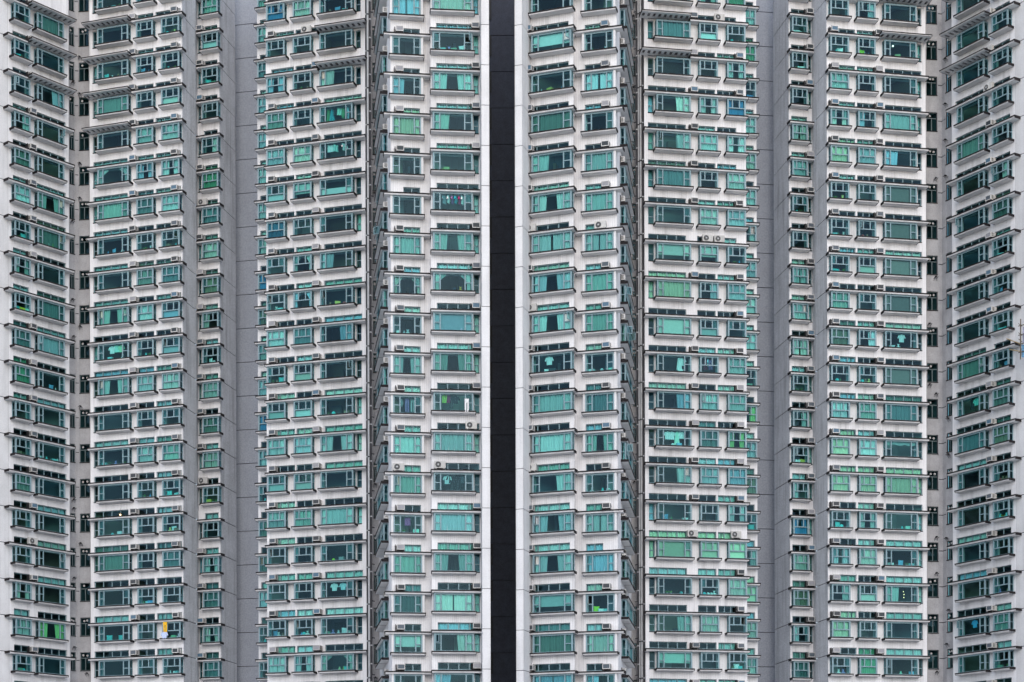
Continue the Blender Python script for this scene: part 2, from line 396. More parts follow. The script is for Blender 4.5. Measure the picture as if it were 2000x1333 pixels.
# ------------------------------------------------------------------ small things on sills, hanging clothes
def it_box(r):
    mb = MB(); a, b, h = r.uniform(.14, .26), .12, r.uniform(.14, .28); mb.box(-a, a, -b, b, 0, h); mb.box(-a - .012, a + .012, -b - .012, b + .012, h, h + .03); mb.box(-.05, .05, -b - .02, -b - .002, h * .55, h * .62); return mb
def it_bottle(r):
    mb = MB(); h = r.uniform(.24, .36); mb.lathe([(.001, 0), (.055, 0), (.06, h * .6), (.022, h * .78), (.022, h), (.001, h)], 10); return mb
def it_vase(r):
    mb = MB(); h = r.uniform(.28, .42); mb.lathe([(.001, 0), (.07, 0), (.12, h * .35), (.05, h * .75), (.075, h), (.05, h), (.03, h * .8)], 12); return mb
def it_ball(r):
    mb = MB(); q = r.uniform(.11, .16); mb.lathe([(max(.001, q * math.sin(math.pi * i / 8)), q - q * math.cos(math.pi * i / 8)) for i in range(9)], 12); return mb
def it_toy(r):
    mb = MB(); q = .11
    mb.lathe([(max(.001, q * math.sin(math.pi * i / 6)), q - q * math.cos(math.pi * i / 6)) for i in range(7)], 9)
    mb.lathe([(max(.001, .08 * math.sin(math.pi * i / 6)), .20 + .08 - .08 * math.cos(math.pi * i / 6)) for i in range(7)], 9)
    for sx in (-1, 1):
        mb.lathe([(max(.001, .032 * math.sin(math.pi * i / 4)), .33 + .032 - .032 * math.cos(math.pi * i / 4)) for i in range(5)], 7, 0, sx * .062)
        mb.tube((sx * .09, -.02, .16), (sx * .16, -.06, .08), .035, .03, 6); mb.tube((sx * .06, -.05, .05), (sx * .09, -.17, .04), .042, .038, 6)
    return mb
def it_cushion(r):
    mb = MB(); n = 6; s = r.uniform(.20, .25); i0 = len(mb.v)
    for sd in (-1, 1):
        for j in range(n + 1):
            for i in range(n + 1):
                a, b = i / n * 2 - 1, j / n * 2 - 1; k = (1 - a * a) * (1 - b * b); pin = 1 - .10 * (1 - abs(a * b))
                mb.v.append((a * s * pin, sd * .08 * k ** .5, s + b * s * pin))
    for q0 in (i0, i0 + (n + 1) ** 2):
        for j in range(n):
            for i in range(n):
                q = q0 + j * (n + 1) + i; mb.f.append((q, q + 1, q + n + 2, q + n + 1)); mb.m.append(0)
    return mb
def it_plant(r):
    mb = MB(); mb.lathe([(.001, 0), (.07, 0), (.09, .13), (.08, .13), (.001, .12)], 9, 1)
    for k in range(22):
        t = r.uniform(0, 6.28); l_ = r.uniform(.12, .26); e = r.uniform(.3, 1.2); x, y = math.cos(t), math.sin(t)
        p1 = Vector((x * .02, y * .02, .13)); p2 = p1 + Vector((x * math.cos(e), y * math.cos(e), math.sin(e))) * l_; sd = Vector((-y, x, 0)) * .025; md = (p1 + p2) / 2 + Vector((0, 0, .02))
        mb.quad(tuple(p1), tuple(md + sd), tuple(p2), tuple(md - sd), 0)
    return mb
def it_folded(r):
    mb = MB(); z = 0
    for k in range(4):
        h = r.uniform(.045, .07); a = r.uniform(.17, .24); mb.box(-a, a, -.13, .13, z, z + h); mb.box(-a, a + .004, -.136, -.131, z + h * .35, z + h * .5); z += h + .003
    return mb
def garment(kind, r):
    """a hanging garment: hanger hook at z=0, cloth below with folds"""
    mb = MB(); n = 10; ln = {'shirt': .62, 'trousers': .85, 'towel': .60, 'dress': .95}[kind] * r.uniform(.9, 1.1); wd = {'shirt': .23, 'trousers': .17, 'towel': .20, 'dress': .20}[kind]
    rows = 7; i0 = len(mb.v)
    for sd in (-1, 1):
        for j in range(rows + 1):
            t = j / rows
            if kind == 'shirt': hw = wd * (.5 + min(1, t * 5) * .5) if t < .2 else wd * .82
            elif kind == 'dress': hw = wd * (.55 + .5 * t)
            elif kind == 'trousers': hw = wd * (.9 - .1 * t)
            else: hw = wd
            for i in range(n + 1):
                s = i / n * 2 - 1; mb.v.append((hw * s, sd * .03 + .02 * math.sin(s * 7 + t * 2), -.10 - t * ln - (.06 * abs(s) if j == 0 and kind in ('shirt', 'dress') else 0)))
    m_ = (rows + 1) * (n + 1)
    for q0 in (i0, i0 + m_):
        for j in range(rows):
            for i in range(n):
                if kind == 'trousers' and j > 1 and i in (4, 5): continue
                q = q0 + j * (n + 1) + i; mb.f.append((q, q + 1, q + n + 2, q + n + 1)); mb.m.append(0)
    if kind == 'shirt':
        for sx in (-1, 1): mb.tube((sx * wd * .85, 0, -.20), (sx * wd * 1.25, 0, -.44), .055, .06, 6, 0)
    mb.tube((0, 0, 0), (0, 0, -.11), .008, .008, 5, 1); mb.tube((-wd * .8, 0, -.13), (wd * .8, 0, -.13), .008, .008, 5, 1)
    return mb
ITEMS = {'box': (it_box, 'storage box', [('white', (.85, .86, .84)), ('teal', (.10, .55, .55)), ('yellow', (.80, .65, .15)), ('blue', (.12, .35, .65)), ('brown', (.34, .24, .15))]),
         'bottle': (it_bottle, 'plastic bottle', [('white', (.85, .85, .82)), ('green', (.18, .36, .16)), ('blue', (.15, .4, .7)), ('pink', (.75, .35, .45))]),
         'vase': (it_vase, 'ceramic vase', [('white', (.85, .85, .85)), ('turquoise', (.15, .6, .6)), ('brown', (.35, .22, .14))]),
         'ball': (it_ball, 'ball', [('white', (.85, .85, .82)), ('turquoise', (.12, .65, .65)), ('red', (.6, .1, .1))]),
         'toy': (it_toy, 'stuffed toy', [('white', (.85, .83, .8)), ('brown', (.4, .26, .16)), ('purple', (.4, .3, .6)), ('yellow', (.8, .7, .25))]),
         'cushion': (it_cushion, 'cushion', [('white', (.82, .85, .83)), ('lime', (.45, .75, .05)), ('teal', (.15, .6, .58)), ('blue', (.2, .4, .6))]),
         'plant': (it_plant, 'potted plant', [('green', (.16, .36, .06)), ('leafy', (.20, .28, .10))]),
         'folded': (it_folded, 'folded linen', [('white', (.85, .86, .84)), ('aqua', (.35, .7, .7)), ('sage', (.25, .42, .30))])}
GCOL = [('white', (.86, .86, .85)), ('pale blue', (.5, .68, .82)), ('maroon', (.35, .06, .12)), ('teal', (.06, .42, .5)), ('grey', (.4, .42, .44)), ('purple', (.35, .2, .42)), ('dark', (.04, .045, .05)), ('mint', (.55, .85, .7)), ('green', (.2, .5, .25))]
used_labels = set()
def label_once(txt):
    if txt in used_labels: return None
    used_labels.add(txt); return txt

def place_item(kind, colname, colv, p, u, off, z, where, rnd, rz=0.0):
    fn, noun, _ = ITEMS[kind]; lab = label_once('%s %s in %s' % (colname, noun, where))
    if not lab: return
    me = cached(('item', kind, rnd.randrange(3)), lambda: fn(rnd).mesh(noun.replace(' ', '_'), [M['item'], M['vent']]))
    g = p.pt(u, off); o = obj(noun.replace(' ', '_'), me, None, (g.x, g.y, z), p.rz + rz, colv)
    tag(o, lab, noun, 'belongings standing in the bay windows'); return o
def place_garment(kind, colname, colv, p, u, off, z, where, rnd, rz=0.0):
    lab = label_once('%s %s hanging in %s' % (colname, kind, where))
    if not lab: return
    me = cached(('garm', kind, rnd.randrange(3)), lambda: garment(kind, rnd).mesh('hanging_' + kind, [M['item'], M['black']]))
    g = p.pt(u, off); o = obj('hanging_' + kind, me, None, (g.x, g.y, z), p.rz + rz, colv); tag(o, lab, kind, 'laundry drying in the windows'); return o

def place_lamp(cn, key, p, u, off, z, where):
    mb = MB()
    if cn == 'box': mb.box(-.28, .28, -.1, .1, -.12, .12, 0); mb.box(-.29, .29, -.11, .11, .122, .15, 1)
    elif 'tiny' in cn: mb.lathe([(.001, -.03), (.028, -.015), (.03, .012), (.001, .03)], 8, 0); mb.tube((0, 0, .03), (0, 0, .2), .005, .005, 4, 1)
    else: mb.lathe([(.001, -.06), (.05, -.04), (.07, 0), (.05, .04), (.001, .06)], 12, 0); mb.lathe([(.03, .09), (.12, .12), (.001, .16)], 12, 1); mb.tube((0, 0, .15), (0, 0, .5), .01, .01, 5, 1)
    g = p.pt(u, off); o = obj('lit_lamp', mb.mesh('lit_lamp', [M[key], M['black']]), None, (g.x, g.y, z), p.rz)
    tag(o, label_once('%s %s lamp glowing in %s' % ('warm' if key == 'lamp' else 'white', 'panel' if cn == 'box' else (cn + ' string') if 'tiny' in cn else 'hanging', where)), 'lamp', 'lit lamps behind the windows')

# ------------------------------------------------------------------ air conditioners
GRILLES = [('dark', (.055, .065, .075)), ('dark', (.07, .075, .085)), ('slate', (.12, .14, .17)), ('slate', (.10, .125, .15)), ('pale', (.33, .33, .36)), ('bluish', (.11, .19, .27))]
def ac_meshes():
    b = MB(); w_, h_, d_ = .27, .38, .55
    b.box(-w_, w_, -d_, -.01, 0, h_, 0)
    b.box(-w_, -w_ + .045, -d_ - .03, -d_ - .002, 0, h_, 0); b.box(w_ - .045, w_, -d_ - .03, -d_ - .002, 0, h_, 0); b.box(-w_ + .045, w_ - .045, -d_ - .03, -d_ - .002, 0, .05, 0); b.box(-w_ + .045, w_ - .045, -d_ - .03, -d_ - .002, h_ - .045, h_, 0)
    for sx in (-1, 1):
        x = sx * (w_ + .002)
        for k in range(4): b.box(min(x, x + sx * .008), max(x, x + sx * .008), -d_ + .08, -d_ + .26, .08 + k * .07, .11 + k * .07, 1)
    body = b.mesh('air_conditioner', [M['ac_body'], M['black']])
    g = MB(); n = 9; g.box(-w_ + .046, w_ - .046, -d_ - .008, -d_ - .003, .052, h_ - .047, 0)
    for k in range(n):
        z = .055 + k * (h_ - .11) / n; g.box(-w_ + .05, w_ - .05, -d_ - .022, -d_ - .004, z, z + (h_ - .11) / n - .008, 0)
    gr = g.mesh('grille', [M['ac_grille']])
    s = MB()
    for sx in (-1, 1): s.box(sx * .2 - .02, sx * .2 + .02, -d_ + .03, -.01, -.05, -.003, 0); s.box(sx * .2 - .02, sx * .2 + .02, -d_ + .03, -d_ + .07, -.125, -.05, 0)
    s.box(-w_ - .10, -w_ - .055, -.30, -.01, -.04, h_ + .02, 0); s.box(-w_ - .10, .22, -.13, -.09, -.05, -.02, 0)
    br = s.mesh('bracket', [M['black']])
    # split condenser with a round fan
    c = MB(); w2, h2, d2 = .40, .50, .32; c.box(-w2, w2, -d2, -.05, 0, h2, 0)
    ring = 20; cx_, cz_, rr = -.12, h2 / 2, .20
    for k in range(ring):
        a, a2 = 2 * math.pi * k / ring, 2 * math.pi * (k + 1) / ring
        p_ = lambda r_, t, y: (cx_ + r_ * math.cos(t), y, cz_ + r_ * math.sin(t))
        c.quad(p_(rr, a, -d2 - .02), p_(rr, a2, -d2 - .02), p_(rr + .02, a2, -d2 - .002), p_(rr + .02, a, -d2 - .002), 0)
    for sx in (-1, 1): c.box(sx * .28 - .04, sx * .28 + .04, -d2 + .02, -.08, -.05, -.003, 0)
    for k in range(5): c.box(.17, .35, -d2 - .008, -d2 - .002, .10 + k * .07, .12 + k * .07, 0)
    cond = c.mesh('condenser', [M['ac_body'], M['black']])
    fm = MB()
    fm.lathe([(.001, 0), (rr - .005, 0)], ring)
    fm.v = [(cx_ + x, -d2 - .006, cz_ + y) for x, y, z in fm.v]
    for k in range(12):
        a = math.pi * k / 6; fm.tube((cx_ + .05 * math.cos(a), -d2 - .016, cz_ + .05 * math.sin(a)), (cx_ + .19 * math.cos(a), -d2 - .016, cz_ + .19 * math.sin(a)), .006, .006, 4, 1)
    fm.tube((cx_, -d2 - .03, cz_), (cx_, -d2 - .008, cz_), .05, .05, 10, 1)
    fan = fm.mesh('fan', [M['black'], M['pipe_light']])
    cb = MB()
    for sx in (-1, 1): cb.box(sx * .28 - .02, sx * .28 + .02, -d2 + .02, -.01, -.145, -.055, 0)
    cb.box(-.30, .30, -.14, -.10, -.085, -.056, 0)
    return body, gr, br, cond, fan, cb.mesh('bracket', [M['black']])
AC = ac_meshes()
def place_ac(p, u, z, where, rnd, kind='window', inset=0.0):
    g = p.pt(u, -inset)
    if kind == 'fan':
        o = obj('condenser', AC[3], None, (g.x, g.y, z + .15), p.rz); obj('fan', AC[4], o); obj('bracket', AC[5], o)
        tag(o, 'round-fan condenser %s' % where, 'condenser', 'split condensers on the canopies')
    else:
        nm, cv = rnd.choice(GRILLES)
        o = obj('air_conditioner', AC[0], None, (g.x, g.y, z + .13), p.rz); obj('grille', AC[1], o, color=cv); obj('bracket', AC[2], o)
        tag(o, '%s-grille air conditioner %s' % (nm, where), 'air conditioner', 'window air conditioners on the canopies')

# ------------------------------------------------------------------ one facade with its windows
CUSTOM = {}
def window_common(tw, p, kind, uc, wdt, c, k, st, rnd, where, open_p, canopy_dep):
    z = level_z(tw, k); wkey = round(wdt, 2)
    g = p.pt(uc)
    fr = obj('bay_window', cached(('bay', kind, wkey, c), lambda: bay_frame_mesh(kind, wkey, c)), tw.o, tw.rel((g.x, g.y, z)), p.rz)
    ov = 0.13 if kind != 'single' else 0.20
    obj('sill', slab_mesh(wkey + 2 * ov, c + 0.13, 0.165, 'sill'), fr, (0, 0, ZB - 0.002))
    small = []
    for nm, x0, x1, z0, z1, y in bay_panes(kind, wkey, c):
        if nm.startswith('side') and rnd.random() < open_p:
            cm = obj('casement', casement_mesh(x1 - x0, z1 - z0), fr)
            ang = rnd.uniform(45, 85)
            if nm == 'sideL': cm.location = (x0, -c - .03, z0); cm.rotation_euler = (0, 0, R(-ang))
            else: cm.location = (x1, -c - .03, z1); cm.rotation_euler = (0, R(180), R(ang))
            continue
        if nm in ('big', 'low'):
            obj('pane', pane_mesh(x0, x1, z0, z1), fr, ((x0 + x1) / 2, y, (z0 + z1) / 2))
        elif nm.startswith('side') and rnd.random() < .14:
            small.append([(x0, y, z0), (x1, y, z0), (x1, y, z1), (x0, y, z1)]); obj('window_grille', lattice_mesh(x1 - x0, z1 - z0), fr, ((x0 + x1) / 2, y + .05, (z0 + z1) / 2))
        else: small.append([(x0, y, z0), (x1, y, z0), (x1, y, z1), (x0, y, z1)])
    if kind != 'single':
        h = wkey / 2
        for sx in (-1, 1):
            x = sx * (h - .028)
            for z0, z1 in ((ZB + .05, ZR), (ZR + .05, ZT - .10)):
                q = [(x, -c + .10, z0), (x, -.07, z0), (x, -.07, z1), (x, -c + .10, z1)]; small.append(q if sx > 0 else q[::-1])
    small_glass(tw, p, uc, z, small)
    hw = wkey / 2 - .13
    for ck, colr in cur_style(st, rnd):
        jit = rnd.uniform(.62, 1.0); colr = tuple(v * jit for v in colr)
        obj('curtain' if ck not in 'SPV' else 'blind_or_room_sheet', curtain_mesh(-hw, hw, ZB + .06, ZT - .03, ck, rnd.randrange(3)), fr, (0, -c + .17 if ck != 'H' else -c + .15, (ZB + .06 + ZT - .03) / 2), 0, colr)
    # belongings
    cu_ = CUSTOM.get((where.rsplit(',', 1)[0], k))
    if cu_:
        for it in cu_:
            kd, cn, cv, fx = it[:4]; uu = uc + fx * wdt / 2
            if kd in ITEMS: place_item(kd, cn, cv, p, uu, c - .30, z + ZB, where, rnd, rnd.uniform(-.3, .3))
            elif kd == 'lamp': place_lamp(cn, cv, p, uu, c - .42, z + it[4], where)
            elif kd == 'outside': place_garment(cn, cv[0], cv[1], p, uu, c + .14, z + it[4], where, rnd)
            else: place_garment(kd, cn, cv, p, uu, c - .30, z + ZT - .03, where, rnd, it[4] if len(it) > 4 else 0)
    elif st == 'd':
        kinds = list(ITEMS); n = rnd.randint(2, 3) if kind != 'wide' else rnd.randint(3, 5)
        for i in range(n):
            it = rnd.choice(kinds); cn, cv = rnd.choice(ITEMS[it][2])
            place_item(it, cn, cv, p, uc + (-hw + .18) + (2 * hw - .36) * (i + rnd.uniform(.2, .8)) / n, c - .32, z + ZB, where, rnd, rnd.uniform(-.5, .5))
    if st == 'c' and not cu_:
        n = 3 if kind != 'wide' else 6
        for i in range(n):
            cn, cv = rnd.choice(GCOL); gk = rnd.choice(('shirt', 'shirt', 'towel', 'dress', 'trousers'))
            place_garment(gk, cn, cv, p, uc + (-hw + .30) + (2 * hw - .6) * (i + .5) / n, c - .42, z + ZT - .03, where, rnd, rnd.choice((0, 0, .6, 1.2)))
    return fr

def strip_window(tw, p, name, u0, u1, v0, v1, k, n, st, rnd, key='frame', dep=0.10, mull=0.07, rails=(), colr=None):
    """window set in the wall: frame with n lights; rails = heights of cross bars"""
    z = level_z(tw, k); wd, ht = u1 - u0, v1 - v0; wk, hk = round(wd, 2), round(ht, 2); h = wk / 2; t = .055
    def f():
        mb = MB()
        mb.box(-h + .004, h - .004, dep, dep + .06, .004, t, 0); mb.box(-h + .004, h - .004, dep, dep + .06, hk - t, hk - .004, 0)
        mb.box(-h + .004, -h + t, dep, dep + .06, t, hk - t, 0); mb.box(h - t, h - .004, dep, dep + .06, t, hk - t, 0)
        top = (hk - t) if not rails else rails[0]
        for i in range(1, n): x = -h + wk * i / n; mb.box(x - mull / 2, x + mull / 2, dep + .003, dep + .058, t, top, 0)
        for r_ in rails: mb.box(-h + t, h - t, dep - .002, dep + .062, r_, r_ + .06, 0)
        mb.box(-h, h, -.05, .0, -.05, -.004, 1)
        return mb.mesh(name, [M[key], M['flash']])
    g = p.pt((u0 + u1) / 2); fr = obj(name, cached(('strip', name, wk, hk, n, rails, key), f), tw.o, tw.rel((g.x, g.y, z + v0)), p.rz)
    uc = (u0 + u1) / 2; q = []
    y = dep + .03
    lo = [(t, hk - t)] if not rails else [(t, rails[0]), (rails[0] + .06, hk - t)]
    for j, (a, b) in enumerate(lo):
        nn = n if (j == 0 or name == 'narrow_window') else 1
        for i in range(nn):
            xa = -h + wk * i / nn + (mull / 2 if i else t); xb = -h + wk * (i + 1) / nn - (mull / 2 if i < nn - 1 else t)
            q.append([(xa, y, a + v0), (xb, y, a + v0), (xb, y, b + v0), (xa, y, b + v0)])
    small_glass(tw, p, uc, z, q)
    if st:
        ck, cv = st
        obj('curtain', curtain_mesh(-h + .06, h - .06, .06, hk - .06, ck, rnd.randrange(3)), fr, (0, dep + .17, hk / 2), 0, cv)
    return fr

def rooms(tw, p, spans, ks, depth, rnd, dim=False):
    """dark furnished-room shells behind the windows: floor, ceiling, back and side walls"""
    mb = MB()
    for k in ks:
        z = level_z(tw, k) - GROUND
        for q, (a, b) in enumerate(spans):
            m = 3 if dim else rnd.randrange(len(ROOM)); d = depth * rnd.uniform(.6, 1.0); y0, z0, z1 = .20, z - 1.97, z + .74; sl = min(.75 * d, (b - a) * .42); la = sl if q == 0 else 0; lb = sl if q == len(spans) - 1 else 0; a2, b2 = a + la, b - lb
            mb.quad((a2, d, z0), (b2, d, z0), (b2, d, z1), (a2, d, z1), m); mb.quad((a, y0, z0), (a2, d, z0), (a2, d, z1), (a, y0, z1), m); mb.quad((b2, d, z0), (b, y0, z0), (b, y0, z1), (b2, d, z1), m)
            mb.quad((a, y0, z1), (a2, d, z1), (b2, d, z1), (b, y0, z1), 0); mb.quad((a, y0, z0), (b, y0, z0), (b2, d, z0), (a2, d, z0), 4)
            if rnd.random() < .5:    # a wardrobe or shelf against the back
                xa = a2 + (b2 - a2) * rnd.uniform(.1, .5); mb.box(xa, xa + (b2 - a2) * .35, d - .5, d - .01, z0 + .01, z0 + rnd.uniform(.9, 2.1), rnd.randrange(len(ROOM)))
    g = p.A; obj('room', mb.mesh('room', ROOM), tw.o, tw.rel((g.x, g.y, GROUND)), p.rz)

ROWNAME = {}
def face(tw, p, xl=None, xr=None, ul=None, ur=None, bays=(), flats=(), trans=(), acs=(), canopy=None, c=0.48, cdep=0.62, slat=None, slat_ks=(), key='wall', name='front_wall', rd=3.0, place='', recess=(), states=None, k0=24, fans={}, open_p=0.05, seed=1, bay_u=None, canopy_u=None, ac_u=None):
    rnd = random.Random(seed)
    u0 = p.u(xl) if ul is None else ul; u1 = p.u(xr) if ur is None else ur
    P = F * H / p.pt((u0 + u1) / 2).y; ks = rows_for(tw, 0, P)
    top_k = max(ks)
    B = []
    for i, (kind, xa, xb) in enumerate(bays):
        a, b = (p.u(xa, c), p.u(xb, c)) if bay_u is None else (xa, xb); B.append((kind, a, b))
    Fl = [(p.u(a), p.u(b)) for a, b in flats]; Tr = [(n, p.u(a), p.u(b)) for n, a, b in trans]; Rc = [(p.u(a), p.u(b)) for a, b in recess]
    holes = [(a + .08, b - .08, ZB + .02, ZT - .05) for _, a, b in B] + [(a, b, -1.45, -.12) for a, b in Fl] + [(a, b, .08, .60) for _, a, b in Tr] + [(a, b, -.82, .66) for a, b in Rc]
    # wall: one mesh of storey bands with openings
    mb = MB(); zlo, zhi = -1.68, 1.12
    for k in ks:
        z = level_z(tw, k) - GROUND; sub = MB(); cells(sub, u0, u1, zlo, zhi, holes, .20, 0, 1)
        i = len(mb.v); mb.v += [(x, y, v + z) for x, y, v in sub.v]; mb.f += [tuple(i + j for j in q) for q in sub.f]; mb.m += sub.m
    za, zb = level_z(tw, ks[0]) - GROUND + zlo, level_z(tw, ks[-1]) - GROUND + zhi
    mb.quad((u0, 0, 0), (u1, 0, 0), (u1, 0, za), (u0, 0, za), 0); zt = level_z(tw, tw.top) - GROUND
    mb.quad((u0, 0, zb), (u1, 0, zb), (u1, 0, zt), (u0, 0, zt), 0)
    obj(name, mb.mesh(name, [M[key], M['plain'] if key == 'wall' else M[key]]), tw.o, tw.rel((p.A.x, p.A.y, GROUND)), p.rz)
    # rooms
    edges = sorted([(a, b) for _, a, b in B] + ([(a, b) for a, b in Rc]))
    if edges:
        cuts = [u0 + .03] + [(edges[i][1] + edges[i + 1][0]) / 2 for i in range(len(edges) - 1)] + [u1 - .03]
        rooms(tw, p, [(cuts[i] + .02, cuts[i + 1] - .02) for i in range(len(edges))], ks, rd, rnd, bool(Rc))
    cu = None
    if canopy: cu = (p.u(canopy[0], cdep), p.u(canopy[1], cdep))
    if canopy_u: cu = canopy_u
    for k in ks:
        r = top_k - k; row = '%s row down' % ORD[r] if r else 'topmost row'
        z = level_z(tw, k); sts = []
        for i, (kind, a, b) in enumerate(B):
            s = states[i] if states and i < len(states) else None; j = k0 - k
            st = s[j] if s and 0 <= j < len(s) else rnd.choice('FFfFDdBBLRDH'); sts.append(st)
            nm = {'wide': 'wide bay', 'single': 'bay', 'tri': 'bay'}[kind]
            if len(B) > 1 and kind == 'tri':
                tri = [q for q, bb in enumerate(B) if bb[0] == 'tri']; nm = ('narrow bay' if len(tri) == 1 else ['left narrow bay', 'right narrow bay'][tri.index(i)])
            wh = '%s, %s, %s' % (nm, place, row)
            window_common(tw, p, kind, (a + b) / 2, b - a, c, k, st, rnd, wh, open_p, cdep)
        def tcur(u):
            if not B: return None
            i = min(range(len(B)), key=lambda q: abs((B[q][1] + B[q][2]) / 2 - u)); st = sts[i]
            pr = {'F': .8, 'f': .7, 'G': .9, 'y': .95, 'Y': 1, 'B': .6, 'S': .6, 'T': .6, 'C': .8}.get(st, .3)
            if rnd.random() > pr: return None
            cs = cur_style(st if st in 'FfGyYuW' else 'F', rnd)[0]; return ('F', tuple(v * .95 for v in cs[1]))
        for n, a, b in Tr: strip_window(tw, p, 'transom_window', a, b, .08, .60, k, n, tcur((a + b) / 2), rnd)
        for a, b in Fl: strip_window(tw, p, 'narrow_window', a, b, -1.45, -.12, k, 1, tcur((a + b) / 2), rnd, rails=(.52,))
        for a, b in Rc:
            st = ('F', random.choice(DULL)) if rnd.random() < .10 else None
            fr = strip_window(tw, p, 'casement_window', a, b, -.82, .66, k, 2, None, rnd, key='frame_dark', rails=(.98,), dep=.08)
            if rnd.random() < .5:
                g = p.pt((u0 + .10) if rnd.random() < .5 else (u1 - .38)); obj('drying_rack', cached('rack', rack_mesh), tw.o, tw.rel((g.x, g.y, z + rnd.choice((.78, .95, -1.15)))), p.rz)
            for q in range(2 if rnd.random() < .8 else 1):
                obj('vent_fan', cached('vent', vent_mesh), fr, ((q - .5) * .34 * (b - a) + rnd.uniform(-.05, .05), .10, 1.24 + rnd.uniform(-.05, .05)))
        if cu:
            if slat and k in slat_ks:
                s0, s1 = slat; s0, s1 = p.u(s0, cdep + .45), p.u(s1, cdep + .45)
                g = p.pt((s0 + s1) / 2); obj('slatted_canopy', slat_canopy_mesh(round(s1 - s0, 2), cdep + .50), tw.o, tw.rel((g.x, g.y, z)), p.rz)
                rest = [(cu[0], s0 - .04), (s1 + .04, cu[1])]
            else: rest = [cu]
            for a, b in rest:
                if b - a < .4: continue
                g = p.pt((a + b) / 2); obj('canopy', slab_mesh(round(b - a, 2), cdep, .185, 'canopy'), tw.o, tw.rel((g.x, g.y, z)), p.rz)
        for i, (xa, nm) in enumerate(acs):
            if rnd.random() < .03: continue
            fx = fans.get((i, k)); kind = 'window'
            if fx: kind, xa = 'fan', fx
            xx = xa + rnd.uniform(-.6, .6)
            place_ac(p, p.u(xx, .5) if ac_u is None else ac_u, z, 'by %s, %s, %s' % (nm, place, row), rnd, kind, .24 if ac_u is not None else 0)
    return p

def rack_mesh():
    mb = MB()
    for dx in (0, .22): mb.tube((dx, 0, 0), (dx, -.38, .06), .014, .014, 5, 0); mb.tube((dx, -.30, .05), (dx, -.02, -.16), .010, .010, 5, 0)
    mb.tube((-.04, -.36, .055), (.28, -.36, .055), .012, .012, 5, 0); mb.tube((-.04, -.20, .03), (.28, -.20, .03), .010, .010, 5, 0); mb.box(.04, .16, -.30, -.12, .06, .15, 0)
    return mb.mesh('drying_rack', [M['black']])
def vent_mesh():
    mb = MB(); mb.tube((0, -.03, 0), (0, .02, 0), .085, .085, 12, 0); mb.tube((0, -.06, 0), (0, -.032, 0), .035, .05, 8, 0); return mb.mesh('vent_fan', [M['vent']])

